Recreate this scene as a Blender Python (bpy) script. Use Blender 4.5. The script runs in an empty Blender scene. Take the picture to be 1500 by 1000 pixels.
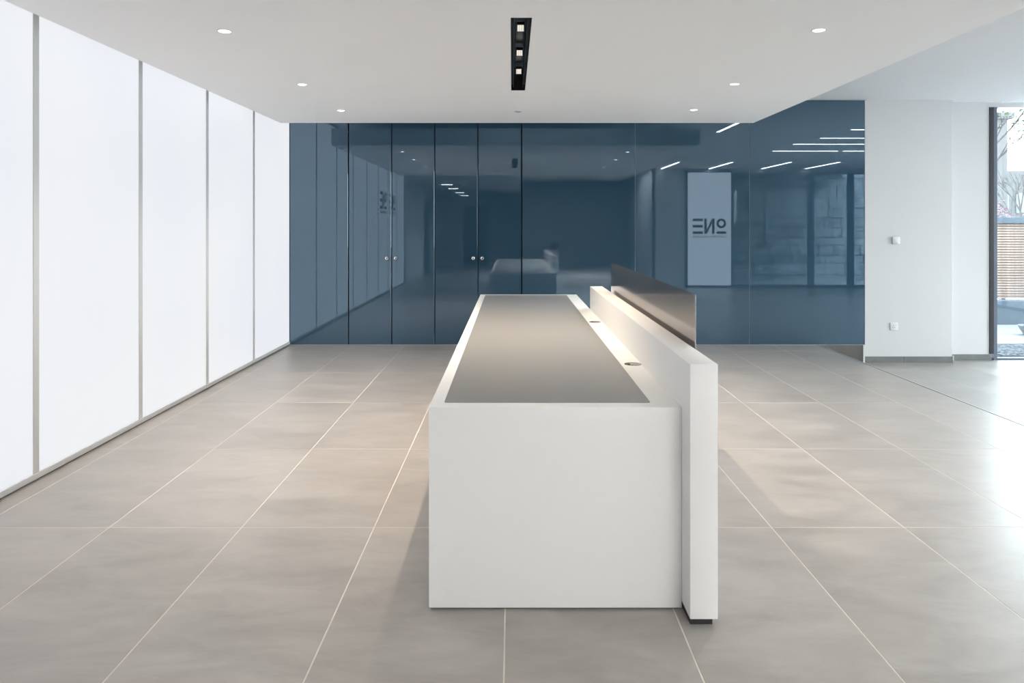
import bpy, bmesh, math, random
from mathutils import Vector, Matrix

S = bpy.context.scene
COL = S.collection
PI = math.pi
rnd = random.Random(7)

# ------------------------------------------------------------------ camera
CAM_H = 1.367
cd = bpy.data.cameras.new('camera')
cam = bpy.data.objects.new('camera', cd)
COL.objects.link(cam)
cam.location = (0, 0, CAM_H)
cam.rotation_euler = (PI / 2, 0, 0)
cd.sensor_width = 36
cd.lens = 1104 / 1500 * 36
cd.shift_y = -170 / 1500
cd.clip_start = 0.05
cd.clip_end = 400
S.camera = cam

# ------------------------------------------------------------------ world, exposure, light levels
S.view_settings.view_transform = 'Standard'
S.view_settings.look = 'None'
S.view_settings.gamma = 1
S.view_settings.use_curve_mapping = False
S.view_settings.exposure = 0.10
try:
    S.cycles.use_denoising = True
    S.cycles.max_bounces = 10
    S.cycles.diffuse_bounces = 6
    S.cycles.glossy_bounces = 5
    S.cycles.transparent_max_bounces = 12
    S.cycles.blur_glossy = 0.3
    S.cycles.caustics_reflective = True
except Exception:
    pass

LINE_FILL = 190.0       # radiance of the added, unseen fill lights behind the camera
SKY = 14.3           # overcast sky radiance
PANEL = 0.80         # backlit wall panels
DOWN = 150.0          # each ceiling downlight, W
SLOT = 82.0          # each lamp in the black slot, W
LINE = 25.0          # radiance of the linear lights

w = bpy.data.worlds.new('sky')
S.world = w
w.use_nodes = True
wn, wl = w.node_tree.nodes, w.node_tree.links
wn.clear()
wo = wn.new('ShaderNodeOutputWorld')
wb = wn.new('ShaderNodeBackground')
wc = wn.new('ShaderNodeTexCoord')
sep = wn.new('ShaderNodeSeparateXYZ')
ramp = wn.new('ShaderNodeValToRGB')      # overcast: a little bluer overhead than at the horizon
ramp.color_ramp.elements[0].position = 0.0
ramp.color_ramp.elements[0].color = (0.93, 0.97, 1.0, 1)
ramp.color_ramp.elements[1].position = 1.0
ramp.color_ramp.elements[1].color = (0.70, 0.83, 1.0, 1)
wl.new(wc.outputs['Generated'], sep.inputs[0])
wl.new(sep.outputs['Z'], ramp.inputs[0])
wl.new(ramp.outputs[0], wb.inputs[0])
wb.inputs[1].default_value = SKY
wl.new(wb.outputs[0], wo.inputs[0])


# ------------------------------------------------------------------ materials
def new_mat(name):
    m = bpy.data.materials.new(name)
    m.use_nodes = True
    nt = m.node_tree
    return m, nt, nt.nodes['Principled BSDF']


def noise(nt, scale, detail=4, rough=0.6, coord='Object', vec=None):
    n = nt.nodes.new('ShaderNodeTexNoise')
    n.inputs['Scale'].default_value = scale
    n.inputs['Detail'].default_value = detail
    n.inputs['Roughness'].default_value = rough
    if vec is None:
        tc = nt.nodes.new('ShaderNodeTexCoord')
        vec = tc.outputs[coord]
    nt.links.new(vec, n.inputs['Vector'])
    return n


def cramp(nt, src, stops):
    r = nt.nodes.new('ShaderNodeValToRGB')
    e = r.color_ramp.elements
    while len(e) < len(stops):
        e.new(0.5)
    for k, (p, c) in enumerate(stops):
        e[k].position = p
        e[k].color = (*c, 1) if len(c) == 3 else c
    nt.links.new(src, r.inputs[0])
    return r


def plain(name, col, rough=0.5, metal=0.0, ior=1.5, spec=0.5, var=0.03, vscale=3.0, bump=0.0, bscale=200):
    """principled with a faint procedural tone variation"""
    m, nt, b = new_mat(name)
    n = noise(nt, vscale)
    lo = tuple(max(0, c * (1 - var)) for c in col)
    hi = tuple(min(1, c * (1 + var)) for c in col)
    r = cramp(nt, n.outputs['Fac'], [(0.35, lo), (0.65, hi)])
    nt.links.new(r.outputs[0], b.inputs['Base Color'])
    b.inputs['Roughness'].default_value = rough
    b.inputs['Metallic'].default_value = metal
    b.inputs['IOR'].default_value = ior
    b.inputs['Specular IOR Level'].default_value = spec
    if bump:
        n2 = noise(nt, bscale, 2)
        bp = nt.nodes.new('ShaderNodeBump')
        bp.inputs['Strength'].default_value = bump
        bp.inputs['Distance'].default_value = 0.001
        nt.links.new(n2.outputs['Fac'], bp.inputs['Height'])
        nt.links.new(bp.outputs[0], b.inputs['Normal'])
    return m


def emit(name, col, strength):
    m, nt, b = new_mat(name)
    b.inputs['Base Color'].default_value = (0.0, 0.0, 0.0, 1)
    b.inputs['Roughness'].default_value = 0.5
    b.inputs['Emission Color'].default_value = (*col, 1)
    b.inputs['Emission Strength'].default_value = strength
    return m


M = {}
M['plaster'] = plain('white_plaster', (0.635, 0.63, 0.63), 0.75, var=0.008, vscale=1.2, bump=0.05, bscale=120)
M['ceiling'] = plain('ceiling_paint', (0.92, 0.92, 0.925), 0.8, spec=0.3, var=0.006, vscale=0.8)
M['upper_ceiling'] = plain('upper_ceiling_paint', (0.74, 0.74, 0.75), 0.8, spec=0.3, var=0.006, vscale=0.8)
M['dim_wall'] = plain('rear_wall_paint', (0.40, 0.41, 0.43), 0.6, var=0.03)
M['slate_wall'] = plain('dark_rear_wall_paint', (0.10, 0.105, 0.115), 0.6, var=0.03)
M['corian'] = plain('white_solid_surface', (0.80, 0.80, 0.785), 0.38, var=0.006, vscale=2)
M['black'] = plain('black_plinth', (0.012, 0.012, 0.013), 0.45)
M['black_gloss'] = plain('black_channel', (0.010, 0.011, 0.013), 0.25)
M['gap'] = plain('dark_gap', (0.004, 0.006, 0.010), 0.7)
M['frame'] = plain('dark_blue_grey_frame', (0.105, 0.125, 0.165), 0.4)
M['alu'] = plain('silver_trim', (0.50, 0.50, 0.49), 0.45, var=0.02)
M['chrome'] = plain('polished_chrome', (0.85, 0.85, 0.86), 0.08, metal=1.0, var=0.01)
M['steel'] = plain('polished_steel', (0.37, 0.335, 0.325), 0.11, metal=0.85, var=0.03, vscale=6)
M['white_plastic'] = plain('white_plastic', (0.74, 0.75, 0.75), 0.35, var=0.01)
M['grey_plastic'] = plain('grey_plastic', (0.42, 0.42, 0.42), 0.4, var=0.01)
M['lamp'] = emit('lamp_glow', (1.0, 0.94, 0.86), 14.0)
M['led'] = emit('led_lens', (1.0, 0.93, 0.82), 1.4)
M['line_fill'] = emit('rear_fill_glow', (1.0, 0.98, 0.965), LINE_FILL)  # glow of the added fills behind the camera
M['wash_fill'] = emit('wash_fill_glow', (1.0, 0.90, 0.78), 7.0)  # glow of the added light hidden above the raft
M['line'] = emit('linear_light_glow', (1.0, 0.93, 0.84), LINE)
M['sign_print'] = plain('dark_grey_print', (0.05, 0.055, 0.06), 0.6)
M['door_dark'] = plain('corridor_door', (0.10, 0.11, 0.13), 0.4)
M['plinth_panel'] = plain('taupe_riser', (0.115, 0.108, 0.102), 0.35, var=0.04, vscale=2)
M['pale_joint'] = plain('clear_silicone_joint', (0.16, 0.21, 0.25), 0.4)
M['skirting'] = plain('grey_tile_skirting', (0.17, 0.172, 0.168), 0.5, var=0.12, vscale=5)

# back-lit acrylic: even glow, faintly cooler
m, nt, b = new_mat('backlit_panel')
b.inputs['Base Color'].default_value = (0.03, 0.03, 0.03, 1)
b.inputs['Roughness'].default_value = 0.4
n = noise(nt, 0.6, 1)
r = cramp(nt, n.outputs['Fac'], [(0.3, (0.905, 0.935, 1.0)), (0.7, (0.965, 0.98, 1.0))])
nt.links.new(r.outputs[0], b.inputs['Emission Color'])
b.inputs['Emission Strength'].default_value = PANEL
M['panel'] = m
M['sign_panel'] = emit('sign_glow', (0.95, 0.97, 1.0), 1.5)

# back-painted blue glass
m, nt, b = new_mat('blue_back_painted_glass')
n = noise(nt, 0.7, 2)
r = cramp(nt, n.outputs['Fac'], [(0.3, (0.022, 0.060, 0.098)), (0.7, (0.025, 0.065, 0.104))])
nt.links.new(r.outputs[0], b.inputs['Base Color'])
b.inputs['Roughness'].default_value = 0.015
b.inputs['IOR'].default_value = 2.3
b.inputs['Specular Tint'].default_value = (0.66, 0.84, 1.0, 1)
M['blue'] = m

# brushed steel desk inlay
m, nt, b = new_mat('brushed_steel_inlay')
tc = nt.nodes.new('ShaderNodeTexCoord')
mp = nt.nodes.new('ShaderNodeMapping')
mp.inputs['Scale'].default_value = (2.0, 90.0, 1.0)
nt.links.new(tc.outputs['Object'], mp.inputs[0])
n = noise(nt, 4, 3, 0.6, vec=mp.outputs[0])
r = cramp(nt, n.outputs['Fac'], [(0.3, (0.300, 0.300, 0.292)), (0.7, (0.325, 0.325, 0.316))])
nt.links.new(r.outputs[0], b.inputs['Base Color'])
b.inputs['Metallic'].default_value = 0.30
b.inputs['Roughness'].default_value = 0.36
M['inlay'] = m

# floor tile
m, nt, b = new_mat('taupe_porcelain_tile')
tc = nt.nodes.new('ShaderNodeTexCoord')
oi = nt.nodes.new('ShaderNodeObjectInfo')
va = nt.nodes.new('ShaderNodeVectorMath')
va.operation = 'ADD'
cmb = nt.nodes.new('ShaderNodeCombineXYZ')
mul = nt.nodes.new('ShaderNodeMath')
mul.operation = 'MULTIPLY'
mul.inputs[1].default_value = 57.0
nt.links.new(oi.outputs['Random'], mul.inputs[0])
nt.links.new(mul.outputs[0], cmb.inputs[0])
nt.links.new(mul.outputs[0], cmb.inputs[2])
nt.links.new(tc.outputs['Object'], va.inputs[0])
nt.links.new(cmb.outputs[0], va.inputs[1])
mp = nt.nodes.new('ShaderNodeMapping')
mp.inputs['Rotation'].default_value = (0, 0, 0.7)
mp.inputs['Scale'].default_value = (1.0, 2.2, 1.0)
nt.links.new(va.outputs[0], mp.inputs[0])
n1 = noise(nt, 2.3, 6, 0.62, vec=mp.outputs[0])
n1.inputs['Distortion'].default_value = 0.5
r1 = cramp(nt, n1.outputs['Fac'], [(0.28, (0.252, 0.233, 0.212)), (0.52, (0.315, 0.293, 0.267)), (0.74, (0.372, 0.347, 0.318))])
n2 = noise(nt, 9.0, 5, 0.7, vec=mp.outputs[0])
r2 = cramp(nt, n2.outputs['Fac'], [(0.66, (0, 0, 0)), (0.80, (1, 1, 1))])
mx = nt.nodes.new('ShaderNodeMixRGB')
mx.inputs[2].default_value = (0.46, 0.435, 0.40, 1)
ml = nt.nodes.new('ShaderNodeMath')
ml.operation = 'MULTIPLY'
ml.inputs[1].default_value = 0.45
nt.links.new(r2.outputs[0], ml.inputs[0])
nt.links.new(ml.outputs[0], mx.inputs[0])
nt.links.new(r1.outputs[0], mx.inputs[1])
hv = nt.nodes.new('ShaderNodeHueSaturation')
mr = nt.nodes.new('ShaderNodeMapRange')
mr.inputs['To Min'].default_value = 0.965
mr.inputs['To Max'].default_value = 1.035
nt.links.new(oi.outputs['Random'], mr.inputs[0])
nt.links.new(mr.outputs[0], hv.inputs['Value'])
nt.links.new(mx.outputs[0], hv.inputs['Color'])
nt.links.new(hv.outputs[0], b.inputs['Base Color'])
rr = cramp(nt, n1.outputs['Fac'], [(0.3, (0.31,) * 3), (0.7, (0.40,) * 3)])
nt.links.new(rr.outputs[0], b.inputs['Roughness'])
M['tile'] = m
M['grout'] = plain('pale_grout', (0.60, 0.555, 0.495), 0.85, var=0.06, vscale=8)

# clear glazing: mostly transmitted, partly mirrored
m = bpy.data.materials.new('clear_glazing')
m.use_nodes = True
nt = m.node_tree
nt.nodes.clear()
o = nt.nodes.new('ShaderNodeOutputMaterial')
t = nt.nodes.new('ShaderNodeBsdfTransparent')
t.inputs[0].default_value = (0.93, 0.97, 0.97, 1)
g = nt.nodes.new('ShaderNodeBsdfGlossy')
g.inputs['Roughness'].default_value = 0.01
lw = nt.nodes.new('ShaderNodeLayerWeight')      # Schlick curve, the same from both sides
lw.inputs['Blend'].default_value = 0.5
pw_ = nt.nodes.new('ShaderNodeMath')
pw_.operation = 'POWER'
pw_.inputs[1].default_value = 5.0
f = nt.nodes.new('ShaderNodeMath')
f.operation = 'MULTIPLY_ADD'
f.inputs[1].default_value = 0.90
f.inputs[2].default_value = 0.04
nt.links.new(lw.outputs['Facing'], pw_.inputs[0])
nt.links.new(pw_.outputs[0], f.inputs[0])
ms = nt.nodes.new('ShaderNodeMixShader')
nt.links.new(f.outputs[0], ms.inputs[0])
nt.links.new(t.outputs[0], ms.inputs[1])
nt.links.new(g.outputs[0], ms.inputs[2])
nt.links.new(ms.outputs[0], o.inputs[0])
M['glass'] = m

# exterior
M['timber'] = plain('pale_timber_slat', (0.205, 0.145, 0.113), 0.7, var=0.18, vscale=9)
M['timber_dark'] = plain('shaded_timber_backing', (0.050, 0.032, 0.024), 0.8, var=0.1)
M['ext_white'] = plain('white_render', (0.12, 0.122, 0.125), 0.8, var=0.03)
M['ext_blue'] = plain('blue_grey_render', (0.038, 0.055, 0.072), 0.7, var=0.06)
M['paving'] = plain('pale_paving', (0.34, 0.34, 0.34), 0.7, var=0.05)
M['gravel'] = plain('slate_chippings', (0.022, 0.029, 0.036), 0.8, var=0.6, vscale=28)
M['stone'] = plain('weathered_stone', (0.24, 0.24, 0.235), 0.85, var=0.35, vscale=2.5)
M['bark'] = plain('grey_bark', (0.035, 0.031, 0.029), 0.8, var=0.2)
M['leaf'] = plain('spring_leaf', (0.036, 0.055, 0.024), 0.6, var=0.3, vscale=5)
M['blossom'] = plain('pink_blossom', (0.13, 0.07, 0.088), 0.6, var=0.2, vscale=8)
M['build_glass'] = plain('far_window_glass', (0.08, 0.10, 0.11), 0.25)
M['build_stone'] = plain('far_pale_stone', (0.066, 0.065, 0.064), 0.85, var=0.05)
M['planter'] = plain('dark_planter', (0.10, 0.11, 0.12), 0.6)


# ------------------------------------------------------------------ helpers
def link(name, me, mats, parent=None):
    o = bpy.data.objects.new(name, me)
    COL.objects.link(o)
    if me is not None and mats is not None and not me.materials:
        for mm in (mats if isinstance(mats, (list, tuple)) else [mats]):
            me.materials.append(mm)
    if parent is not None:
        o.parent = parent
    return o


def finish(name, bm, mats, parent=None, smooth=False, recalc=True):
    if recalc:
        bmesh.ops.recalc_face_normals(bm, faces=bm.faces)
    me = bpy.data.meshes.new(name)
    bm.to_mesh(me)
    bm.free()
    if smooth:
        for p in me.polygons:
            p.use_smooth = True
        try:
            me.set_sharp_from_angle(angle=math.radians(35))
        except Exception:
            pass
    return link(name, me, mats, parent)


def bbox(bm, x0, x1, y0, y1, z0, z1, mat=0):
    v = [bm.verts.new((x, y, z)) for x in (x0, x1) for y in (y0, y1) for z in (z0, z1)]
    for f in ((0, 1, 3, 2), (4, 6, 7, 5), (0, 4, 5, 1), (2, 3, 7, 6), (0, 2, 6, 4), (1, 5, 7, 3)):
        fc = bm.faces.new([v[i] for i in f])
        fc.material_index = mat
    return v


def box(name, x0, x1, y0, y1, z0, z1, mat, parent=None, bevel=0.0, seg=2):
    bm = bmesh.new()
    bbox(bm, x0, x1, y0, y1, z0, z1)
    if bevel:
        bmesh.ops.bevel(bm, geom=list(bm.edges), offset=bevel, segments=seg, affect='EDGES', profile=0.5)
    return finish(name, bm, mat, parent, smooth=bool(bevel))


def lathe(bm, prof, seg=32, at=(0, 0, 0), axis='Z', mats=None):
    """prof: list of (radius, height); revolved about axis"""
    rings = []
    for (r, h) in prof:
        ring = []
        if r < 1e-6:
            p = Vector((0, 0, h))
            ring = [p]
        else:
            for k in range(seg):
                a = 2 * PI * k / seg
                ring.append(Vector((r * math.cos(a), r * math.sin(a), h)))
        rings.append(ring)

    def tr(p):
        if axis == 'Y':
            p = Vector((p.x, -p.z, p.y))      # height grows towards -Y
        return bm.verts.new(p + Vector(at))
    vr = [[tr(p) for p in ring] for ring in rings]
    for i in range(len(vr) - 1):
        a, c = vr[i], vr[i + 1]
        mi = mats[i] if mats else 0
        for k in range(seg):
            k2 = (k + 1) % seg
            if len(a) == 1 and len(c) == 1:
                continue
            if len(a) == 1:
                f = bm.faces.new((a[0], c[k], c[k2]))
            elif len(c) == 1:
                f = bm.faces.new((a[k], a[k2], c[0]))
            else:
                f = bm.faces.new((a[k], a[k2], c[k2], c[k]))
            f.material_index = mi


def prism(bm, pts, y0, y1, mat=0):
    """polygon in XZ extruded along Y"""
    a = [bm.verts.new((x, y0, z)) for x, z in pts]
    c = [bm.verts.new((x, y1, z)) for x, z in pts]
    n = len(pts)
    bm.faces.new(a).material_index = mat
    bm.faces.new(c[::-1]).material_index = mat
    for i in range(n):
        j = (i + 1) % n
        bm.faces.new((a[i], c[i], c[j], a[j])).material_index = mat


def thing(name, label, cat, loc=(0, 0, 0), rz=0.0, group=None):
    o = bpy.data.objects.new(name, None)
    o.empty_display_size = 0.1
    COL.objects.link(o)
    o.location = loc
    o.rotation_euler = (0, 0, rz)
    o['label'] = label
    o['category'] = cat
    if group:
        o['group'] = group
    return o


def tag(o, label, cat, group=None):
    o['label'] = label
    o['category'] = cat
    if group:
        o['group'] = group
    return o


def struct(o, label=None):
    o['kind'] = 'structure'
    if label:
        o['label'] = label
    return o


def add_light(kind, name, loc, power, col, parent=None, **kw):
    ld = bpy.data.lights.new(name, kind)
    ld.energy = power
    ld.color = col
    for k, v in kw.items():
        setattr(ld, k, v)
    o = bpy.data.objects.new(name, ld)
    COL.objects.link(o)
    o.location = loc
    if parent is not None:
        o.parent = parent
    return o


# ------------------------------------------------------------------ key dimensions (metres; y is depth from the camera)
XL = -2.546          # backlit wall
YB = 8.62            # blue glass wall
ZC = 2.80            # upper ceiling
ZR = 2.394           # underside of the ceiling raft
RX0, RX1, RY0, RY1 = -2.32, 2.42, 1.70, 7.56
XJ = 3.50            # floor joint towards the window bay
ZL = -0.20           # floor of the window bay, one step lower
YW = 8.77            # plane of the window wall
XE = 9.3             # far right wall
ZH = 2.74            # window head
YR = -1.85           # rear glazing of the window bay
YREAR = -7.0         # rear wall behind the camera

# ------------------------------------------------------------------ floor: grout bed + porcelain tiles
floor = struct(box('floor', XL - 0.05, XJ - 0.004, -10.0, YB + 0.16, ZL - 0.05, -0.0006, M['grout']),
               'floor of large taupe porcelain tiles with pale joints')
floor_b = struct(box('floor_bay', XJ - 0.004, XE + 0.1, YR - 0.1, YW + 0.05, ZL - 0.05, ZL - 0.0006, M['grout']),
                 'lower floor of taupe porcelain tiles in the window bay')
tile_mesh = {}


def tile(x0, x1, y0, y1, par=None, z=0.0):
    g = 0.0026
    wx, wy = round(x1 - x0 - 2 * g, 4), round(y1 - y0 - 2 * g, 4)
    if wx < 0.02 or wy < 0.02:
        return
    key = (wx, wy)
    if key not in tile_mesh:
        bm = bmesh.new()
        bbox(bm, -wx / 2, wx / 2, -wy / 2, wy / 2, -0.010, 0.0)
        top = [e for e in bm.edges if all(abs(v.co.z) < 1e-6 for v in e.verts)]
        bmesh.ops.bevel(bm, geom=top, offset=0.0004, segments=1, affect='EDGES')
        bmesh.ops.recalc_face_normals(bm, faces=bm.faces)
        me = bpy.data.meshes.new('tile')
        bm.to_mesh(me)
        bm.free()
        me.materials.append(M['tile'])
        tile_mesh[key] = me
    o = link('tile', tile_mesh[key], None, par or floor)
    o.location = ((x0 + x1) / 2, (y0 + y1) / 2, z)


xs = [XL] + [-0.0245 + 0.6 * k for k in range(-4, 6)] + [XJ - 0.0105]
ys = [-9.9] + [3.414 + 1.2 * k for k in range(-11, 5)] + [YB]
ys = [y for y in ys if -9.95 < y <= YB]
for i in range(len(xs) - 1):
    for j in range(len(ys) - 1):
        if ys[j + 1] <= YREAR and xs[i] > 0.3:
            continue
        tile(xs[i], xs[i + 1], ys[j], ys[j + 1])
xs2 = [XJ] + [3.85 + 0.6 * k for k in range(0, 10)]
xs2 = [x for x in xs2 if x < XE - 0.1] + [XE]
ys2 = [YR + 0.02] + [3.414 + 1.2 * k for k in range(-4, 5)] + [YW]
for i in range(len(xs2) - 1):
    for j in range(len(ys2) - 1):
        if j == len(ys2) - 2 and xs2[i + 1] < 5.1:      # stops at the nearer wall stub
            tile(xs2[i], xs2[i + 1], ys2[j], YB - 0.002, floor_b, ZL)
        else:
            tile(xs2[i], xs2[i + 1], ys2[j], ys2[j + 1], floor_b, ZL)
struct(box('trim_4', XJ - 0.0125, XJ - 0.004, YR + 0.05, YB - 0.002, -0.01, 0.0010, M['black']), 'dark joint beside the metal edge strip')
struct(box('trim_1', XJ - 0.0039, XJ + 0.006, YR + 0.05, YB - 0.002, -0.05, 0.0015, M['alu']), 'thin metal edge strip along the raised tiled floor')

# ------------------------------------------------------------------ backlit wall on the left
wall_l = struct(box('wall_left', XL - 0.16, XL - 0.055, -0.5, YB + 0.1, 0.0, ZC, M['plaster']), 'wall of tall backlit white panels with silver strips')
edges_y = [YB, 7.43, 6.295, 5.165, 4.03, 2.895, 1.76, 0.63, -0.5]
ph = {}
for i in range(len(edges_y) - 1):
    y1, y0 = edges_y[i], edges_y[i + 1]
    a, c = y0 + 0.024, y1 - (0.024 if i else 0.004)
    box('light_panel', XL - 0.03, XL, a, c, 0.042, ZC - 0.03, M['panel'], wall_l, bevel=0.002, seg=1)
for y in edges_y[1:]:
    box('mullion', XL - 0.055, XL + 0.003, y - 0.0235, y + 0.0235, 0.042, ZC - 0.03, M['alu'], wall_l)
box('bottom_rail', XL - 0.055, XL + 0.006, -0.5, YB - 0.002, 0.012, 0.0415, M['alu'], wall_l)
box('top_rail', XL - 0.055, XL + 0.006, -0.5, YB - 0.002, ZC - 0.0295, ZC, M['alu'], wall_l)
box('shadow_gap', XL - 0.055, XL - 0.012, -0.5, YB - 0.002, 0.0, 0.0118, M['gap'], wall_l)


# ------------------------------------------------------------------ logo and lettering (front faces local -Y)
def logo(parent, width, zc, yf, label):
    """ONE with a bar below the O, small lettering underneath; width of the whole mark"""
    s = width / 3.05
    bm = bmesh.new()
    d = 0.002
    x = -width / 2
    # O: ring, standing on a bar
    cx, cz, R, r = x + 0.44 * s, zc + 0.26 * s, 0.44 * s, 0.235 * s
    n = 40
    for k in range(n):
        a0, a1 = 2 * PI * k / n, 2 * PI * (k + 1) / n
        prism(bm, [(cx + R * math.cos(a0), cz + R * math.sin(a0)), (cx + R * math.cos(a1), cz + R * math.sin(a1)),
                   (cx + r * math.cos(a1), cz + r * math.sin(a1)), (cx + r * math.cos(a0), cz + r * math.sin(a0))], yf - d, yf)
    bbox(bm, x, x + 0.88 * s, yf - d, yf, zc - 0.70 * s, zc - 0.47 * s)
    # N
    nx0, nx1, zb, zt = x + 1.06 * s, x + 2.00 * s, zc - 0.70 * s, zc + 0.70 * s
    bw = 0.23 * s
    bbox(bm, nx0, nx0 + bw, yf - d, yf, zb, zt)
    bbox(bm, nx1 - bw, nx1, yf - d, yf, zb, zt)
    prism(bm, [(nx0 + bw, zt), (nx0 + bw, zt - 0.42 * s), (nx1 - bw, zb), (nx1 - bw, zb + 0.42 * s)], yf - d, yf)
    # E: three bars
    ex0, ex1 = x + 2.13 * s, x + 3.05 * s
    for zz in (-0.70, -0.115, 0.47):
        bbox(bm, ex0, ex1, yf - d, yf, zc + zz * s, zc + (zz + 0.23) * s)
    lo = finish('logo', bm, M['sign_print'], parent)
    cu = bpy.data.curves.new('lettering', 'FONT')
    cu.body = 'LOCHRIN SQUARE'
    cu.align_x = 'CENTER'
    cu.size = 0.30 * s
    cu.space_character = 1.25
    cu.extrude = 0.001
    cu.materials.append(M['sign_print'])
    tx = bpy.data.objects.new('lettering', cu)
    COL.objects.link(tx)
    tx.parent = parent
    tx.location = (0, yf - 0.001, zc - 1.05 * s)
    tx.rotation_euler = (PI / 2, 0, 0)
    bpy.context.view_layer.update()
    wd = tx.dimensions.x
    if wd > 1e-4:
        cu.size *= width / wd
    bpy.context.view_layer.update()
    me = bpy.data.meshes.new_from_object(tx.evaluated_get(bpy.context.evaluated_depsgraph_get()))
    loc, rot = tx.location.copy(), tx.rotation_euler.copy()
    bpy.data.objects.remove(tx)
    t2 = link('lettering', me, None, parent)
    t2['kind'] = 'stuff'
    t2.location, t2.rotation_euler = loc, rot
    return lo


for k, y in enumerate((2.33, 1.20)):
    e = thing('wall_logo', ('dark printed ONE mark on the backlit wall, nearer the blue glass of two',
                            'dark printed ONE mark on the backlit wall, farther from the blue glass of two')[k],
              'logo', (XL, y, 0), PI / 2)
    logo(e, 0.74, 1.86, -0.0005, '')

# ------------------------------------------------------------------ blue glass wall at the back
wall_b = struct(box('wall_back', XL - 0.1, 4.033, YB + 0.045, YB + 0.15, -0.001, ZC, M['gap']), 'wall of dark blue back-painted glass')


def px_x(px):
    return (px - 750.5) * YB / 1104


def glass_panel(name, x0, x1, parent, z0=0.006, z1=ZC - 0.004, y=YB):
    return box(name, x0, x1, y, y + 0.018, z0, z1, M['blue'], parent, bevel=0.0012, seg=1)


glass_panel('glass_panel', XL + 0.006, px_x(511) - 0.008, wall_b)
gp = [px_x(764.5) + 0.008, px_x(931), px_x(1098.5), 4.036]
for i in range(3):
    glass_panel('glass_panel', gp[i] + (0.0 if i == 0 else 0.0025), gp[i + 1] - 0.0025, wall_b)
for gx in (gp[1], gp[2]):
    box('glass_joint', gx - 0.0024, gx + 0.0024, YB + 0.002, YB + 0.016, 0.006, ZC - 0.004, M['pale_joint'], wall_b)
struct(box('plinth_wall', XJ + 0.004, 4.014, YB, YB + 0.15, ZL, -0.0008, M['plinth_panel']), 'smooth taupe riser below the end of the blue glass')
struct(box('baseboard_back', XL + 0.01, 4.03, YB - 0.004, YB - 0.0005, 0.0, 0.0045, M['grey_plastic']), 'thin silver strip at the foot of the blue glass')

dx = [px_x(v) for v in (511, 574.2, 637.3, 700.5, 764.5)]
for c in range(2):
    lab = ('dark blue glass double door cupboard with chrome knobs, nearer the backlit wall',
           'dark blue glass double door cupboard with chrome knobs, behind the desk')[c]
    a, mm, z = dx[2 * c], dx[2 * c + 1], dx[2 * c + 2]
    cup = thing('cupboard', lab, 'cupboard', ((a + z) / 2, YB, 0), 0, 'blue glass cupboards')
    ox = (a + z) / 2
    bm = bmesh.new()       # shallow dark carcass that shows in the gaps
    bbox(bm, a - ox + 0.001, z - ox - 0.001, 0.021, 0.044, 0.004, ZC - 0.004)
    finish('carcass', bm, M['gap'], cup)
    for sgn, (x0, x1) in ((1, (a, mm)), (-1, (mm, z))):
        d = box('door', x0 - ox + 0.006, x1 - ox - 0.006, 0.0, 0.018, 0.006, ZC - 0.004, M['blue'], cup, bevel=0.0014, seg=1)
        kx = mm - ox - sgn * 0.051
        bm = bmesh.new()
        lathe(bm, [(0.016, 0.0), (0.016, 0.004), (0.009, 0.006), (0.0085, 0.016), (0.018, 0.022), (0.0205, 0.028), (0.0195, 0.034), (0.014, 0.037), (0.0068, 0.0372),
                   (0.0062, 0.0345), (0.0, 0.0345)], 28, (kx, 0, 0.992), 'Y', mats=[0] * 8 + [1, 1])
        finish('knob', bm, [M['chrome'], M['black']], d, smooth=True)

# ------------------------------------------------------------------ ceilings
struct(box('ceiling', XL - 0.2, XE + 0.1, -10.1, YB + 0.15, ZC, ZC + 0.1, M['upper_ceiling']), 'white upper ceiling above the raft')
DL = [(-1.52, 3.985), (-1.53, 5.495), (-1.53, 6.74), (1.615, 3.965), (1.617, 5.48), (1.616, 6.70)]
SX0, SX1, SY0, SY1 = -0.006, 0.099, 3.73, 5.73
SLOT_D = 0.085
# raft: one slab with round holes for the downlights and a long hole for the slot
bm = bmesh.new()


def loop(pts):
    v = [bm.verts.new(p) for p in pts]
    return [bm.edges.new((v[i], v[(i + 1) % len(v)])) for i in range(len(v))], v


es = []
e, outer = loop([(RX0, RY0, ZR), (RX1, RY0, ZR), (RX1, RY1, ZR), (RX0, RY1, ZR)])
es += e
e, slot_v = loop([(SX0, SY0, ZR), (SX1, SY0, ZR), (SX1, SY1, ZR), (SX0, SY1, ZR)])
es += e
holes = []
HR = 0.036
for (x, y) in DL:
    e, hv_ = loop([(x + HR * math.cos(2 * PI * k / 24), y + HR * math.sin(2 * PI * k / 24), ZR) for k in range(24)])
    es += e
    holes.append(hv_)
bmesh.ops.triangle_fill(bm, use_beauty=True, edges=es, normal=(0, 0, -1))
for ring, zt in [(slot_v, ZR + SLOT_D + 0.01)] + [(h, ZR + 0.09) for h in holes]:
    up = [bm.verts.new((v.co.x, v.co.y, zt)) for v in ring]
    for i in range(len(ring)):
        j = (i + 1) % len(ring)
        bm.faces.new((ring[i], ring[j], up[j], up[i]))
    bm.faces.new(up)
up = [bm.verts.new((v.co.x, v.co.y, ZR + 0.22)) for v in outer]
for i in range(4):
    j = (i + 1) % 4
    bm.faces.new((outer[i], outer[j], up[j], up[i]))
bm.faces.new(up)
for v in ():
    pass
raft = struct(finish('ceiling_raft', bm, M['ceiling']), 'white suspended ceiling raft with recessed lights')
box('hanger', -1.2, -1.15, 4.4, 4.45, ZR + 0.22, ZC, M['alu'], raft)
box('hanger', 1.15, 1.2, 4.4, 4.45, ZR + 0.22, ZC, M['alu'], raft)

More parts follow.
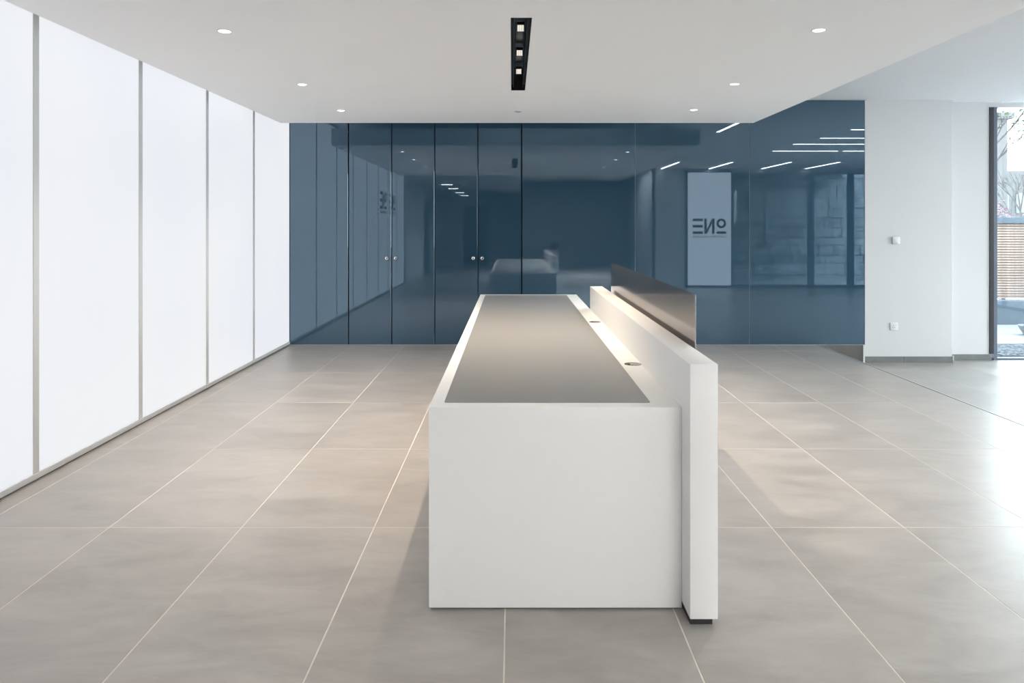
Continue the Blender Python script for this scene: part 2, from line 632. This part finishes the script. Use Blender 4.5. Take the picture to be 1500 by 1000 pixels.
# ------------------------------------------------------------------ downlights
dl_labels = ['round recessed ceiling downlight near the backlit wall, largest of its row',
             'round recessed ceiling downlight near the backlit wall, middle of its row of three',
             'round recessed ceiling downlight near the backlit wall, closest to the blue glass',
             'round recessed ceiling downlight on the window side, largest of its row',
             'round recessed ceiling downlight on the window side, middle of its row of three',
             'round recessed ceiling downlight on the window side, closest to the blue glass']
WARM = (1.0, 0.93, 0.87)
dl_meshes = None
for (x, y), lab in zip(DL, dl_labels):
    d = thing('downlight', lab, 'light', (x, y, ZR), 0, 'recessed round downlights')
    if dl_meshes is None:
        bm = bmesh.new()
        lathe(bm, [(0.0355, 0.004), (0.0355, 0.0), (0.0385, -0.0), (0.0395, -0.0015), (0.0375, -0.0028), (0.0325, -0.0028), (0.030, 0.002)], 36)
        t_ = finish('trim_ring', bm, M['white_plastic'], d, smooth=True)
        bm = bmesh.new()
        lathe(bm, [(0.0302, 0.002), (0.026, 0.016), (0.024, 0.03)], 36)
        r_ = finish('reflector', bm, M['chrome'], d, smooth=True)
        bm = bmesh.new()
        lathe(bm, [(0.0, -0.0045), (0.012, -0.0040), (0.022, -0.0020), (0.0296, 0.0015)], 36)
        l_ = finish('lamp', bm, M['lamp'], d, smooth=True)
        dl_meshes = (t_, r_, l_)
    else:
        for s_ in dl_meshes:
            c_ = s_.copy()
            c_.parent = d
            COL.objects.link(c_)
    add_light('SPOT', 'downlight_beam', (0, 0, -0.006), DOWN, WARM, d, spot_size=math.radians(118), spot_blend=0.9, shadow_soft_size=0.03)

# ------------------------------------------------------------------ black slot with three square lamps
sl = thing('slot_light', 'long black recessed slot light with square lamps in the ceiling above the desk', 'light', ((SX0 + SX1) / 2, (SY0 + SY1) / 2, ZR))
hw, hl = (SX1 - SX0) / 2 - 0.0004, (SY1 - SY0) / 2 - 0.0004
bm = bmesh.new()
bbox(bm, -hw, hw, -hl, hl, SLOT_D - 0.002, SLOT_D + 0.006)
bbox(bm, -hw, -hw + 0.003, -hl, hl, -0.0015, SLOT_D - 0.002)
bbox(bm, hw - 0.003, hw, -hl, hl, -0.0015, SLOT_D - 0.002)
bbox(bm, -hw + 0.003, hw - 0.003, -hl, -hl + 0.003, -0.0015, SLOT_D - 0.002)
bbox(bm, -hw + 0.003, hw - 0.003, hl - 0.003, hl, -0.0015, SLOT_D - 0.002)
finish('channel', bm, M['black_gloss'], sl)
for sx in (-1, 1):
    box('track', sx * 0.036 - 0.0035, sx * 0.036 + 0.0035, -hl + 0.004, hl - 0.004, 0.020, 0.030, M['black'], sl)
    box('track', sx * 0.046 - 0.003, sx * 0.046 + 0.003, -hl + 0.004, hl - 0.004, 0.042, 0.050, M['black'], sl)
for y in (4.06, 4.64, 5.20):
    yy = y - (SY0 + SY1) / 2
    bm = bmesh.new()
    bbox(bm, -0.021, 0.021, -0.016, 0.020, -0.021, 0.021)
    bmesh.ops.bevel(bm, geom=list(bm.edges), offset=0.002, segments=1, affect='EDGES')
    lp = finish('lamp_head', bm, M['black'], sl)
    lp.location = (0, yy, 0.042)
    lp.rotation_euler = (math.radians(38), 0, 0)
    bm = bmesh.new()
    bbox(bm, -0.0185, 0.0185, -0.0175, -0.0160, -0.0185, 0.0185)
    fp = finish('face_plate', bm, M['white_plastic'], lp)
    bm = bmesh.new()
    for a in (-1, 0, 1):
        for c in (-1.5, -0.5, 0.5, 1.5):
            lathe(bm, [(0.0036, 0.0), (0.0032, 0.0009), (0.0, 0.0013)], 10, (a * 0.0115, -0.0176, c * 0.0088), 'Y')
    finish('lens', bm, M['led'], lp)['kind'] = 'stuff'
    add_light('SPOT', 'slot_beam', (0, yy, 0.008), SLOT, (1.0, 0.82, 0.63), sl, spot_size=math.radians(96), spot_blend=1.0, shadow_soft_size=0.015)

# smoke detector
sd = thing('smoke_detector', 'small flat white disc detector on the ceiling beyond the black slot', 'detector', (0.055, 6.75, ZR))
bm = bmesh.new()
lathe(bm, [(0.0, 0.0), (0.037, 0.0), (0.038, -0.004), (0.034, -0.007), (0.030, -0.0075)], 32)
finish('base', bm, M['white_plastic'], sd, smooth=True)
bm = bmesh.new()
lathe(bm, [(0.029, -0.006), (0.027, -0.012), (0.018, -0.0145), (0.0, -0.015)], 32)
finish('sensor_cap', bm, M['grey_plastic'], sd, smooth=True)

# ------------------------------------------------------------------ reception desk
DX0, DX1, DY0, DY1, DZ = -0.296, 0.604, 2.680, 7.06, 0.721
desk = thing('reception_desk', 'long white reception desk with steel inlay top and raised steel screen', 'desk', ((DX0 + DX1) / 2, (DY0 + DY1) / 2, 0))
desk_off = Vector(desk.location)


def dbox(name, x0, x1, y0, y1, z0, z1, mat, bevel=0.0, parent=None, seg=2):
    a = desk_off
    return box(name, x0 - a.x, x1 - a.x, y0 - a.y, y1 - a.y, z0, z1, mat, parent or desk, bevel, seg)


dbox('body', DX0, DX1, DY0, DY1, 0.007, DZ, M['corian'], 0.003)
dbox('plinth', DX0 + 0.012, DX1 - 0.01, DY0 + 0.012, DY1 - 0.012, 0.0005, 0.0068, M['black'])
# steel inlay with rounded corners
bm = bmesh.new()
ix0, ix1, iy0, iy1, ir = -0.2475, 0.505, 2.745, 6.975, 0.012
pts = []
for (cx, cy, a0) in ((ix1 - ir, iy1 - ir, 0), (ix0 + ir, iy1 - ir, 90), (ix0 + ir, iy0 + ir, 180), (ix1 - ir, iy0 + ir, 270)):
    for k in range(6):
        a = math.radians(a0 + 18 * k)
        pts.append((cx + ir * math.cos(a) - desk_off.x, cy + ir * math.sin(a) - desk_off.y))
lo_ = [bm.verts.new((x, y, DZ - 0.004)) for x, y in pts]
hi_ = [bm.verts.new((x, y, DZ + 0.0012)) for x, y in pts]
bm.faces.new(hi_)
bm.faces.new(lo_[::-1])
for i in range(len(pts)):
    j = (i + 1) % len(pts)
    bm.faces.new((lo_[i], lo_[j], hi_[j], hi_[i]))
inl = finish('inlay', bm, M['inlay'], desk)
inl['label'] = 'brushed grey steel inlay'
for (x, y) in ((0.556, 5.04), (0.563, 3.51)):
    bm = bmesh.new()
    lathe(bm, [(0.040, 0.0), (0.0395, 0.0018), (0.036, 0.0024), (0.034, 0.0016), (0.0, 0.0016)], 32, (x - desk_off.x, y - desk_off.y, DZ))
    g_ = finish('grommet', bm, M['steel'], desk, smooth=True)
    bm = bmesh.new()
    bbox(bm, x - desk_off.x - 0.038, x - desk_off.x - 0.014, y - desk_off.y - 0.011, y - desk_off.y + 0.011, DZ + 0.0017, DZ + 0.003)
    finish('cable_slot', bm, M['black'], g_)
dbox('upstand', 0.6045, 0.700, 2.56, 5.84, 0.029, 0.896, M['corian'], 0.003)
dbox('foot', 0.611, 0.687, 2.584, 5.80, 0.0005, 0.0288, M['black'])
scr = dbox('screen', 0.720, 0.7245, 2.968, 5.48, 0.22, 1.0955, M['steel'], 0.001, seg=1)
scr['label'] = 'polished stainless steel screen panel'
for y in (3.2, 4.22, 5.25):
    for z in (0.40, 0.84):
        bm = bmesh.new()
        lathe(bm, [(0.009, 0.0), (0.009, 0.0199)], 12)
        bm.transform(Matrix.Translation((0.70 - desk_off.x, y - desk_off.y, z)) @ Matrix.Rotation(PI / 2, 4, 'Y'))
        finish('standoff', bm, M['alu'], scr, smooth=True)

# ------------------------------------------------------------------ white walls beside the window
wall1 = struct(box('wall_right_1', 4.037, 5.035, YB, YB + 0.3, ZL, ZC, M['plaster'], bevel=0.002, seg=1), 'white wall stub beside the blue glass')
wall2 = struct(box('wall_right_2', 5.036, 5.553, YW, YW + 0.15, ZL, ZC, M['plaster']), 'white wall stub next to the window')
for i, (x0, x1, y) in enumerate(((4.040, 4.476, YB), (4.480, 5.036, YB), (5.048, 5.575, YW))):
    struct(box('baseboard_right_%d' % (i + 1), x0, x1, y - 0.011, y - 0.0005, ZL, ZL + 0.069, M['skirting'], bevel=0.001, seg=1))
struct(box('trim_2', 4.0145, 4.0365, YB - 0.008, YB + 0.05, ZL, -0.0002, M['plaster']), 'white end strip of the wall')
struct(box('trim_3', 5.0365, 5.047, YB - 0.013, YB - 0.0005, ZL, ZL + 0.078, M['alu']))

sw = thing('light_switch', 'small white square thermostat box on the white wall above the socket', 'switch', (4.383, YB, 1.196))
box('back_plate', -0.041, 0.040, -0.006, -0.0005, -0.038, 0.038, M['grey_plastic'], sw, bevel=0.0015, seg=1)
box('front_cover', -0.040, 0.042, -0.030, -0.0062, -0.041, 0.041, M['white_plastic'], sw, bevel=0.003)
box('dial_slot', -0.012, 0.016, -0.0312, -0.0301, -0.030, -0.026, M['grey_plastic'], sw)

so = thing('wall_socket', 'single white square three-pin power socket low on the white wall', 'socket', (4.368, YB, 0.213))
box('face_plate', -0.043, 0.043, -0.009, -0.0005, -0.043, 0.043, M['white_plastic'], so, bevel=0.002)
box('shadow_frame', -0.047, -0.0432, -0.006, -0.0005, -0.042, 0.042, M['grey_plastic'], so)
for (x, z, a, c) in ((-0.008, 0.008, 0.0026, 0.0048), (-0.018, -0.014, 0.0046, 0.0026), (0.002, -0.014, 0.0046, 0.0026)):
    box('pin_hole', x - a, x + a, -0.0096, -0.0091, z - c, z + c, M['black'], so)
box('rocker', 0.018, 0.034, -0.0125, -0.0091, 0.004, 0.028, M['white_plastic'], so, bevel=0.0012, seg=1)

# ------------------------------------------------------------------ window at the back of the bay
win = struct(box('window_1', 5.575, XE, YW + 0.005, YW + 0.075, ZL - 0.01, ZL + 0.022, M['frame']), 'full height window with dark frame')
box('window_jamb', 5.554, 5.600, YW - 0.012, YW + 0.004, ZL + 0.075, ZH, M['black'], win)
box('window_frame', 5.600, 5.640, YW - 0.010, YW + 0.075, ZL, ZH, M['frame'], win)
for x in (7.50, XE - 0.05):
    box('window_frame', x, x + 0.05, YW - 0.010, YW + 0.075, ZL + 0.022, ZH, M['frame'], win)
box('pane', 5.640, 7.50, YW + 0.03, YW + 0.04, ZL + 0.022, ZH, M['glass'], win)
box('pane', 7.55, XE - 0.05, YW + 0.03, YW + 0.04, ZL + 0.022, ZH, M['glass'], win)
struct(box('wall_above_window', 5.554, XE, YW + 0.0005, YW + 0.15, ZH, ZC, M['plaster']))

# ------------------------------------------------------------------ room behind the camera (seen in the glass)
struct(box('wall_rear', 0.27, 3.55, YREAR - 0.1, YREAR, 0.0, ZC, M['slate_wall']))
struct(box('wall_rear_return', 3.55, 3.63, YREAR - 0.1, YR, ZL, ZC, M['slate_wall']))
struct(box('wall_corridor_right', 0.27, 0.35, -10.0, YREAR - 0.1, 0.0, ZC, M['dim_wall']))
struct(box('wall_corridor_left', -2.62, -2.5, -10.0, -0.53, 0.0, ZC, M['dim_wall']))
struct(box('wall_corridor_end', -2.5, 0.27, -10.1, -10.0, 0.0, ZC, M['dim_wall']))
struct(box('ceiling_corridor', -2.5, 0.27, -10.0, -0.53, 2.42, ZC - 0.001, M['dim_wall']))
dr = struct(box('door_1', -1.75, -0.85, -9.995, -9.95, 0.0, 2.05, M['door_dark'], bevel=0.003))
box('vision_panel', -1.15, -1.0, -9.949, -9.945, 0.9, 1.85, M['build_glass'], dr)
dr2 = struct(box('door_2', -2.495, -2.45, -5.2, -4.2, 0.0, 2.1, M['door_dark'], bevel=0.003))
for y, nth in ((-2.1, 'topmost'), (-4.2, 'second from the top'), (-6.9, 'third from the top'), (-9.2, 'lowest')):
    lab_c = 'small corridor light mirrored on the cupboard doors, %s of its slanting row' % nth
    c_ = thing('corridor_light', lab_c, 'light', (-1.67, y, 2.42), 0, 'corridor ceiling lights')
    box('frame', -0.15, 0.15, -0.06, 0.06, -0.008, -0.0005, M['white_plastic'], c_, bevel=0.002, seg=1)
    box('diffuser', -0.14, 0.14, -0.05, 0.05, -0.0095, -0.0081, M['line'], c_)

# street side of the bay
struct(box('wall_street_solid', XE, XE + 0.1, YR, 1.5, ZL, ZH - 0.001, M['plaster']))
struct(box('wall_street', XE, XE + 0.1, YR, YW + 0.15, ZH, ZC, M['plaster']))
win3 = struct(box('window_3', XE, XE + 0.07, 1.501, YW + 0.1, ZL - 0.01, ZL + 0.05, M['frame']), 'glazed street side of the bay')
NB = 4
for k in range(NB + 1):
    y = 1.5 + k * (YW - 0.05 - 1.5) / NB
    box('window_frame', XE, XE + 0.07, y, y + 0.05, ZL + 0.05, ZH, M['frame'], win3)
    if k < NB:
        box('pane', XE + 0.03, XE + 0.04, y + 0.05, y + (YW - 0.05 - 1.5) / NB, ZL + 0.05, ZH, M['glass'], win3)
struct(box('ground_street', XE + 0.07, 45, YR - 3.0, YW + 0.14, -0.32, -0.22, M['paving']))

# rear glazing of the bay
win2 = struct(box('window_2', 5.56, XE, YR - 0.05, YR + 0.02, ZL, ZL + 0.06, M['frame']), 'rear glazing of the bay, seen mirrored in the glass')
for x, w_ in ((5.56, 0.05), (7.50, 0.15), (8.50, 0.16), (XE - 0.06, 0.06)):
    box('window_frame', x, x + w_, YR - 0.05, YR + 0.02, ZL + 0.06, 2.66, M['frame'], win2)
box('window_head', 5.56, XE, YR - 0.05, YR + 0.02, 2.66, 2.70, M['frame'], win2)
for a, c in ((5.61, 7.50), (7.65, 8.50), (8.66, XE - 0.06)):
    box('pane', a, c, YR - 0.02, YR - 0.012, ZL + 0.06, 2.66, M['glass'], win2)
struct(box('wall_rear_head', 3.63, XE, YR - 0.08, YR - 0.001, 2.70, ZC, M['dim_wall']))
struct(box('wall_rear_pier', 3.63, 5.56, YR - 0.08, YR - 0.001, ZL, 2.70, M['dim_wall']))

sg = thing('lightbox_sign', 'tall white backlit sign lettered ONE, mirrored in the blue glass near the steel screen', 'sign', (4.985, YR + 0.002, ZL), PI)
box('case', -0.575, 0.575, -0.055, 0.0, 0.0005, 2.93, M['frame'], sg, bevel=0.003, seg=1)
box('light_panel', -0.545, 0.545, -0.060, -0.0552, 0.055, 2.90, M['sign_panel'], sg)
logo(sg, 0.84, 1.365 + 0.18, -0.0604, '')

# linear lights: those mirrored in the glass, plus added unseen ones
for x, lab_d in ((3.77, 'slim linear ceiling light mirrored in the glass just left of the tall sign'),
                 (4.98, 'slim linear ceiling light mirrored in the glass directly above the tall sign'),
                 (6.30, 'slim linear ceiling light mirrored in the glass next right of the tall sign'),
                 (7.40, 'slim slanting linear light mirrored in the glass closest to the white wall')):
    L = thing('linear_light', lab_d, 'light', (x, -0.78, ZC), 0, 'lengthwise linear lights')
    box('housing', -0.03, 0.03, -1.03, 1.03, -0.006, -0.0005, M['white_plastic'], L)
    box('diffuser', -0.024, 0.024, -1.0, 1.0, -0.008, -0.0061, M['line'], L)
L = thing('linear_light', 'slim linear light running lengthwise high between raft and bay, mirrored in the glass', 'light', (3.15, 6.25, ZC), 0)
box('housing', -0.028, 0.028, -0.57, 0.57, -0.006, -0.0005, M['white_plastic'], L)
box('diffuser', -0.022, 0.022, -0.55, 0.55, -0.008, -0.0061, M['line'], L)
L = thing('wash_fill_light', 'added unseen linear light above the raft edge washing the middle of the blue glass', 'light', (0.42, 8.05, ZC), 0)  # added out of view to brighten the upper glass and raft edge
box('housing', -1.05, 1.05, -0.03, 0.03, -0.03, -0.0005, M['white_plastic'], L)
box('diffuser', -1.03, 1.03, -0.025, 0.025, -0.034, -0.0301, M['wash_fill'], L)
for nth, (x, y) in zip(('first', 'second', 'third', 'fourth', 'fifth', 'sixth'), ((-0.5, -2.9), (0.45, -2.9), (1.1, -2.9), (1.75, -2.9), (2.4, -2.9), (3.05, -2.9))):  # added fixtures, out of view, to light the desk front
    lab_r = 'added unseen linear fill light in front of the dark rear wall, %s from the corridor' % nth
    L = thing('linear_light', lab_r, 'light', (x, y, ZC), 0, 'added fill lights behind the camera')
    box('housing', -0.06, 0.06, -0.72, 0.72, -0.006, -0.0005, M['white_plastic'], L)
    box('diffuser', -0.05, 0.05, -0.7, 0.7, -0.008, -0.0061, M['line_fill'], L)
for x0, x1, y, lab_x in ((5.0, 6.27, 2.76, 'longest whole crosswise linear light mirrored in the glass, lowest of the level lines'),
                         (6.35, 7.62, 2.76, 'crosswise linear light mirrored at the white wall, short continuation of the lowest level line'),
                         (4.94, 7.3, 3.98, 'crosswise linear light mirrored in the glass, second level line from below'),
                         (5.04, 7.3, 4.9, 'crosswise linear light mirrored in the glass, third level line from below'),
                         (5.05, 7.3, 6.0, 'crosswise linear light mirrored in the glass, shortest and topmost level line')):
    L = thing('linear_light', lab_x, 'light', ((x0 + x1) / 2, y, ZC), 0, 'crosswise linear lights')
    h = (x1 - x0) / 2
    box('housing', -h, h, -0.028, 0.028, -0.006, -0.0005, M['white_plastic'], L)
    box('diffuser', -h + 0.01, h - 0.01, -0.022, 0.022, -0.008, -0.0061, M['line'], L)

# ------------------------------------------------------------------ outside, beyond the back window
ZG = -0.22
g0 = struct(box('ground_terrace', 4.6, 60, YW + 0.16, 110, ZG - 0.1, ZG, M['paving']), 'pale paved terrace outside the window')
gs = box('gravel_strip', 4.6, 16, 9.1, 9.99, ZG, ZG + 0.015, M['gravel'], None)
tag(gs, 'strip of dark slate chippings outside the window', 'gravel')
gs['kind'] = 'stuff'
bm = bmesh.new()
for k in range(1100):
    x, y, s = rnd.uniform(5.5, 9.5), rnd.uniform(9.12, 9.97), rnd.uniform(0.012, 0.03)
    mtx = Matrix.Translation((x, y, ZG + 0.015 + s * 0.1)) @ Matrix.Rotation(rnd.uniform(0, 6.28), 4, 'Z') @ Matrix.Rotation(rnd.uniform(-.5, .5), 4, 'X')
    vs = [bm.verts.new(mtx @ Vector((sx * s, sy * s * .7, sz * s * .35))) for sx, sy, sz in ((-1, -1, 0), (1, -1, 0), (1, 1, 0), (-1, 1, 0), (0, 0, 1))]
    for a, c in ((0, 1), (1, 2), (2, 3), (3, 0)):
        bm.faces.new((vs[a], vs[c], vs[4]))
finish('chippings', bm, M['gravel'], gs)['kind'] = 'stuff'
ck = box('step_slab', 4.6, 16, 10.0, 11.9, ZG, ZG + 0.02, M['ext_white'], None, bevel=0.004, seg=1)
struct(ck, 'white paved strip beyond the chippings')
pw = box('planter_wall', 4.6, 16, 11.92, 12.15, ZG, 0.178, M['ext_blue'], None, bevel=0.006, seg=1)
tag(pw, 'low blue-grey wall below the timber fence outside', 'wall')
fn = thing('slat_fence', 'pale timber fence of narrow horizontal slats outside the window', 'fence', (10.0, 12.25, ZG))
sm = None
nsl = 29
z0_, z1_ = 0.40, 1.62
for k in range(nsl):
    z = z0_ + k * (z1_ - z0_) / nsl
    if sm is None:
        bm = bmesh.new()
        bbox(bm, -5.3, 5.6, -0.011, 0.011, 0.0, 0.031)
        s_ = finish('slat', bm, M['timber'], fn)
        sm = s_.data
    else:
        s_ = link('slat', sm, None, fn)
    s_.location = (rnd.uniform(-.01, .01), rnd.uniform(-.002, .002), z)
box('backing_board', -5.3, 5.6, 0.0125, 0.02, z0_, z1_, M['timber_dark'], fn)
for x in (-2.0, -0.2, 1.6, 3.4):
    box('post', x - 0.035, x + 0.035, 0.0205, 0.08, 0.0, 1.62, M['timber'], fn)
box('cap_rail', -5.3, 5.6, -0.06, 0.09, 1.625, 1.72, M['ext_blue'], fn, bevel=0.004, seg=1)
# planter at the picture's edge
pl = thing('planter', 'dark planter bowl standing on the white strip outside', 'planter', (7.42, 10.75, ZG + 0.02))
bm = bmesh.new()
lathe(bm, [(0.0, 0.0), (0.10, 0.0), (0.16, 0.10), (0.175, 0.14), (0.155, 0.14), (0.14, 0.10), (0.0, 0.10)], 24)
finish('bowl', bm, M['planter'], pl, smooth=True)


def twig(bm, a, c, r0, r1, seg=5):
    d = (c - a)
    q = d.to_track_quat('Z', 'Y').to_matrix()
    A = [bm.verts.new(a + q @ Vector((r0 * math.cos(2 * PI * k / seg), r0 * math.sin(2 * PI * k / seg), 0))) for k in range(seg)]
    B = [bm.verts.new(c + q @ Vector((r1 * math.cos(2 * PI * k / seg), r1 * math.sin(2 * PI * k / seg), 0))) for k in range(seg)]
    for k in range(seg):
        bm.faces.new((A[k], A[(k + 1) % seg], B[(k + 1) % seg], B[k]))


def grow(bm, tips, p, d, length, r, depth, rr, spread=0.55):
    q = p + d * length
    twig(bm, p, q, r, r * 0.68)
    if depth == 0:
        tips.append(q)
        return
    for k in range(3 if depth > 1 else 2):
        nd = (d + Vector((rr.uniform(-1, 1), rr.uniform(-1, 1), rr.uniform(-0.35, 0.7))) * spread).normalized()
        grow(bm, tips, q, nd, length * rr.uniform(0.62, 0.85), r * 0.62, depth - 1, rr, spread)


def leaves(bm, tips, n, s, rr, jit):
    for t_ in tips:
        for k in range(n):
            p = t_ + Vector((rr.gauss(0, jit), rr.gauss(0, jit), rr.gauss(0, jit)))
            q = Matrix.Rotation(rr.uniform(0, 6.28), 3, 'Z') @ Matrix.Rotation(rr.uniform(-1.2, 1.2), 3, 'X')
            ss = s * rr.uniform(0.6, 1.2)
            vs = [bm.verts.new(p + q @ Vector(v) * ss) for v in ((-1, 0, 0), (0, -.45, .12), (1, 0, 0), (0, .45, .12))]
            bm.faces.new(vs)


# leafy tree, its branches reach into the glass from the jamb side
rr = random.Random(3)
tr = thing('tree', 'leafy green tree beyond the fence, at the dark window frame', 'tree', (14.2, 23.0, -0.22))
bm = bmesh.new()
tips = []
grow(bm, tips, Vector((0, 0, 0)), Vector((0.03, 0, 1)).normalized(), 1.7, 0.09, 5, rr, 0.5)
finish('trunk', bm, M['bark'], tr)
bm = bmesh.new()
leaves(bm, [t_ for t_ in tips if t_.z > 2.3], 9, 0.07, rr, 0.11)
finish('foliage', bm, M['leaf'], tr, recalc=False)
# bare tree
rr = random.Random(11)
tb = thing('tree', 'bare branching tree in front of the far grey building', 'tree', (20.3, 30.0, -0.22))
bm = bmesh.new()
tips = []
grow(bm, tips, Vector((0, 0, 0)), Vector((0, 0, 1)), 1.25, 0.09, 5, rr, 0.5)
finish('trunk', bm, M['bark'], tb)
# blossom hedge
rr = random.Random(5)
bs = thing('blossom_shrub', 'pink blossoming shrub showing above the timber fence', 'shrub', (10.6, 15.0, -0.22))
bm = bmesh.new()
tips = []
for k in range(13):
    grow(bm, tips, Vector((rr.uniform(-1.7, 2.2), rr.uniform(-.3, .3), 0)), Vector((rr.uniform(-.15, .15), 0, 1)).normalized(), 0.72, 0.02, 3, rr, 0.45)
finish('stem', bm, M['bark'], bs)
bm = bmesh.new()
tips = [t_ for t_ in tips if t_.z < 2.2]
leaves(bm, tips, 11, 0.032, rr, 0.09)
finish('blossom', bm, M['blossom'], bs, recalc=False)


def building(name, label, x0, x1, y, h, wins, mat, cornice=True):
    t_ = thing(name, label, 'building', ((x0 + x1) / 2, y, 0))
    ox = (x0 + x1) / 2
    box('wall', x0 - ox, x1 - ox, 0, 6, -0.25, h, mat, t_)
    if cornice:
        box('cornice', x0 - ox - 0.15, x1 - ox + 0.25, -0.25, 6.2, h, h + 0.35, mat, t_, bevel=0.06)
        box('string_course', x0 - ox - 0.06, x1 - ox + 0.06, -0.08, -0.001, h * 0.52, h * 0.52 + 0.18, mat, t_)
    for (wx, wz, ww, wh) in wins:
        f_ = box('window', wx - ox - ww / 2, wx - ox + ww / 2, -0.10, -0.001, wz, wz + wh, M['ext_white'], t_)
        box('pane', wx - ox - ww / 2 + 0.08, wx - ox + ww / 2 - 0.08, -0.115, -0.101, wz + 0.08, wz + wh - 0.08, M['build_glass'], f_)
    return t_


building('townhouse', 'tall pale stone house with cornice far beyond the fence', 20, 26.3, 40.0, 7.0,
         [(25.2, 0.8, 0.9, 1.5), (25.2, 3.6, 0.9, 1.5)], M['build_stone'])
building('office_building', 'low grey building with a grid of windows far behind the bare tree', 29.6, 52, 50.0, 5.0,
         [(30.6 + 1.7 * k, z, 1.2, 1.3) for k in range(6) for z in (0.6, 2.2)], M['build_stone'], False)

# stone wall behind the rear glazing, only seen mirrored; its extra height is added to block the sky
st = struct(box('wall_outside', 3.7, 22, -4.6, -4.2, -0.3, 9.0, M['stone']))
bm = bmesh.new()
z = -0.25
while z < 5.6:
    hgt = rnd.choice((0.22, 0.28, 0.34))
    x = 3.7 + rnd.uniform(0, 0.3)
    while x < 12.6:
        l_ = rnd.uniform(0.35, 0.8)
        dpt = rnd.uniform(0.015, 0.05)
        bbox(bm, x, x + l_ - 0.02, -4.2, -4.2 + dpt, z, z + hgt - 0.02)
        x += l_
    z += hgt
finish('stone_block', bm, M['stone'], st)['kind'] = 'stuff'
struct(box('ground_rear', 3.64, XE + 0.06, -4.6, YR - 0.09, -0.32, -0.22, M['paving']))

# window portals: guide the sampling of daylight, give no light of their own
for (x0, x1, y, rx) in ((5.64, XE - 0.05, YW - 0.04, -PI / 2), (5.6, XE - 0.05, YR + 0.04, PI / 2)):
    ld = bpy.data.lights.new('window_daylight', 'AREA')
    ld.shape = 'RECTANGLE'
    ld.size = x1 - x0
    ld.size_y = 2.85
    ld.cycles.is_portal = True
    o = bpy.data.objects.new('window_daylight', ld)
    COL.objects.link(o)
    o.location = ((x0 + x1) / 2, y, 1.27)
    o.rotation_euler = (rx, 0, 0)
ld = bpy.data.lights.new('window_daylight', 'AREA')
ld.shape = 'RECTANGLE'
ld.size = 2.85
ld.size_y = 7.2
ld.cycles.is_portal = True
o = bpy.data.objects.new('window_daylight', ld)
COL.objects.link(o)
o.location = (XE - 0.02, 5.1, 1.27)
o.rotation_euler = (0, PI / 2, 0)
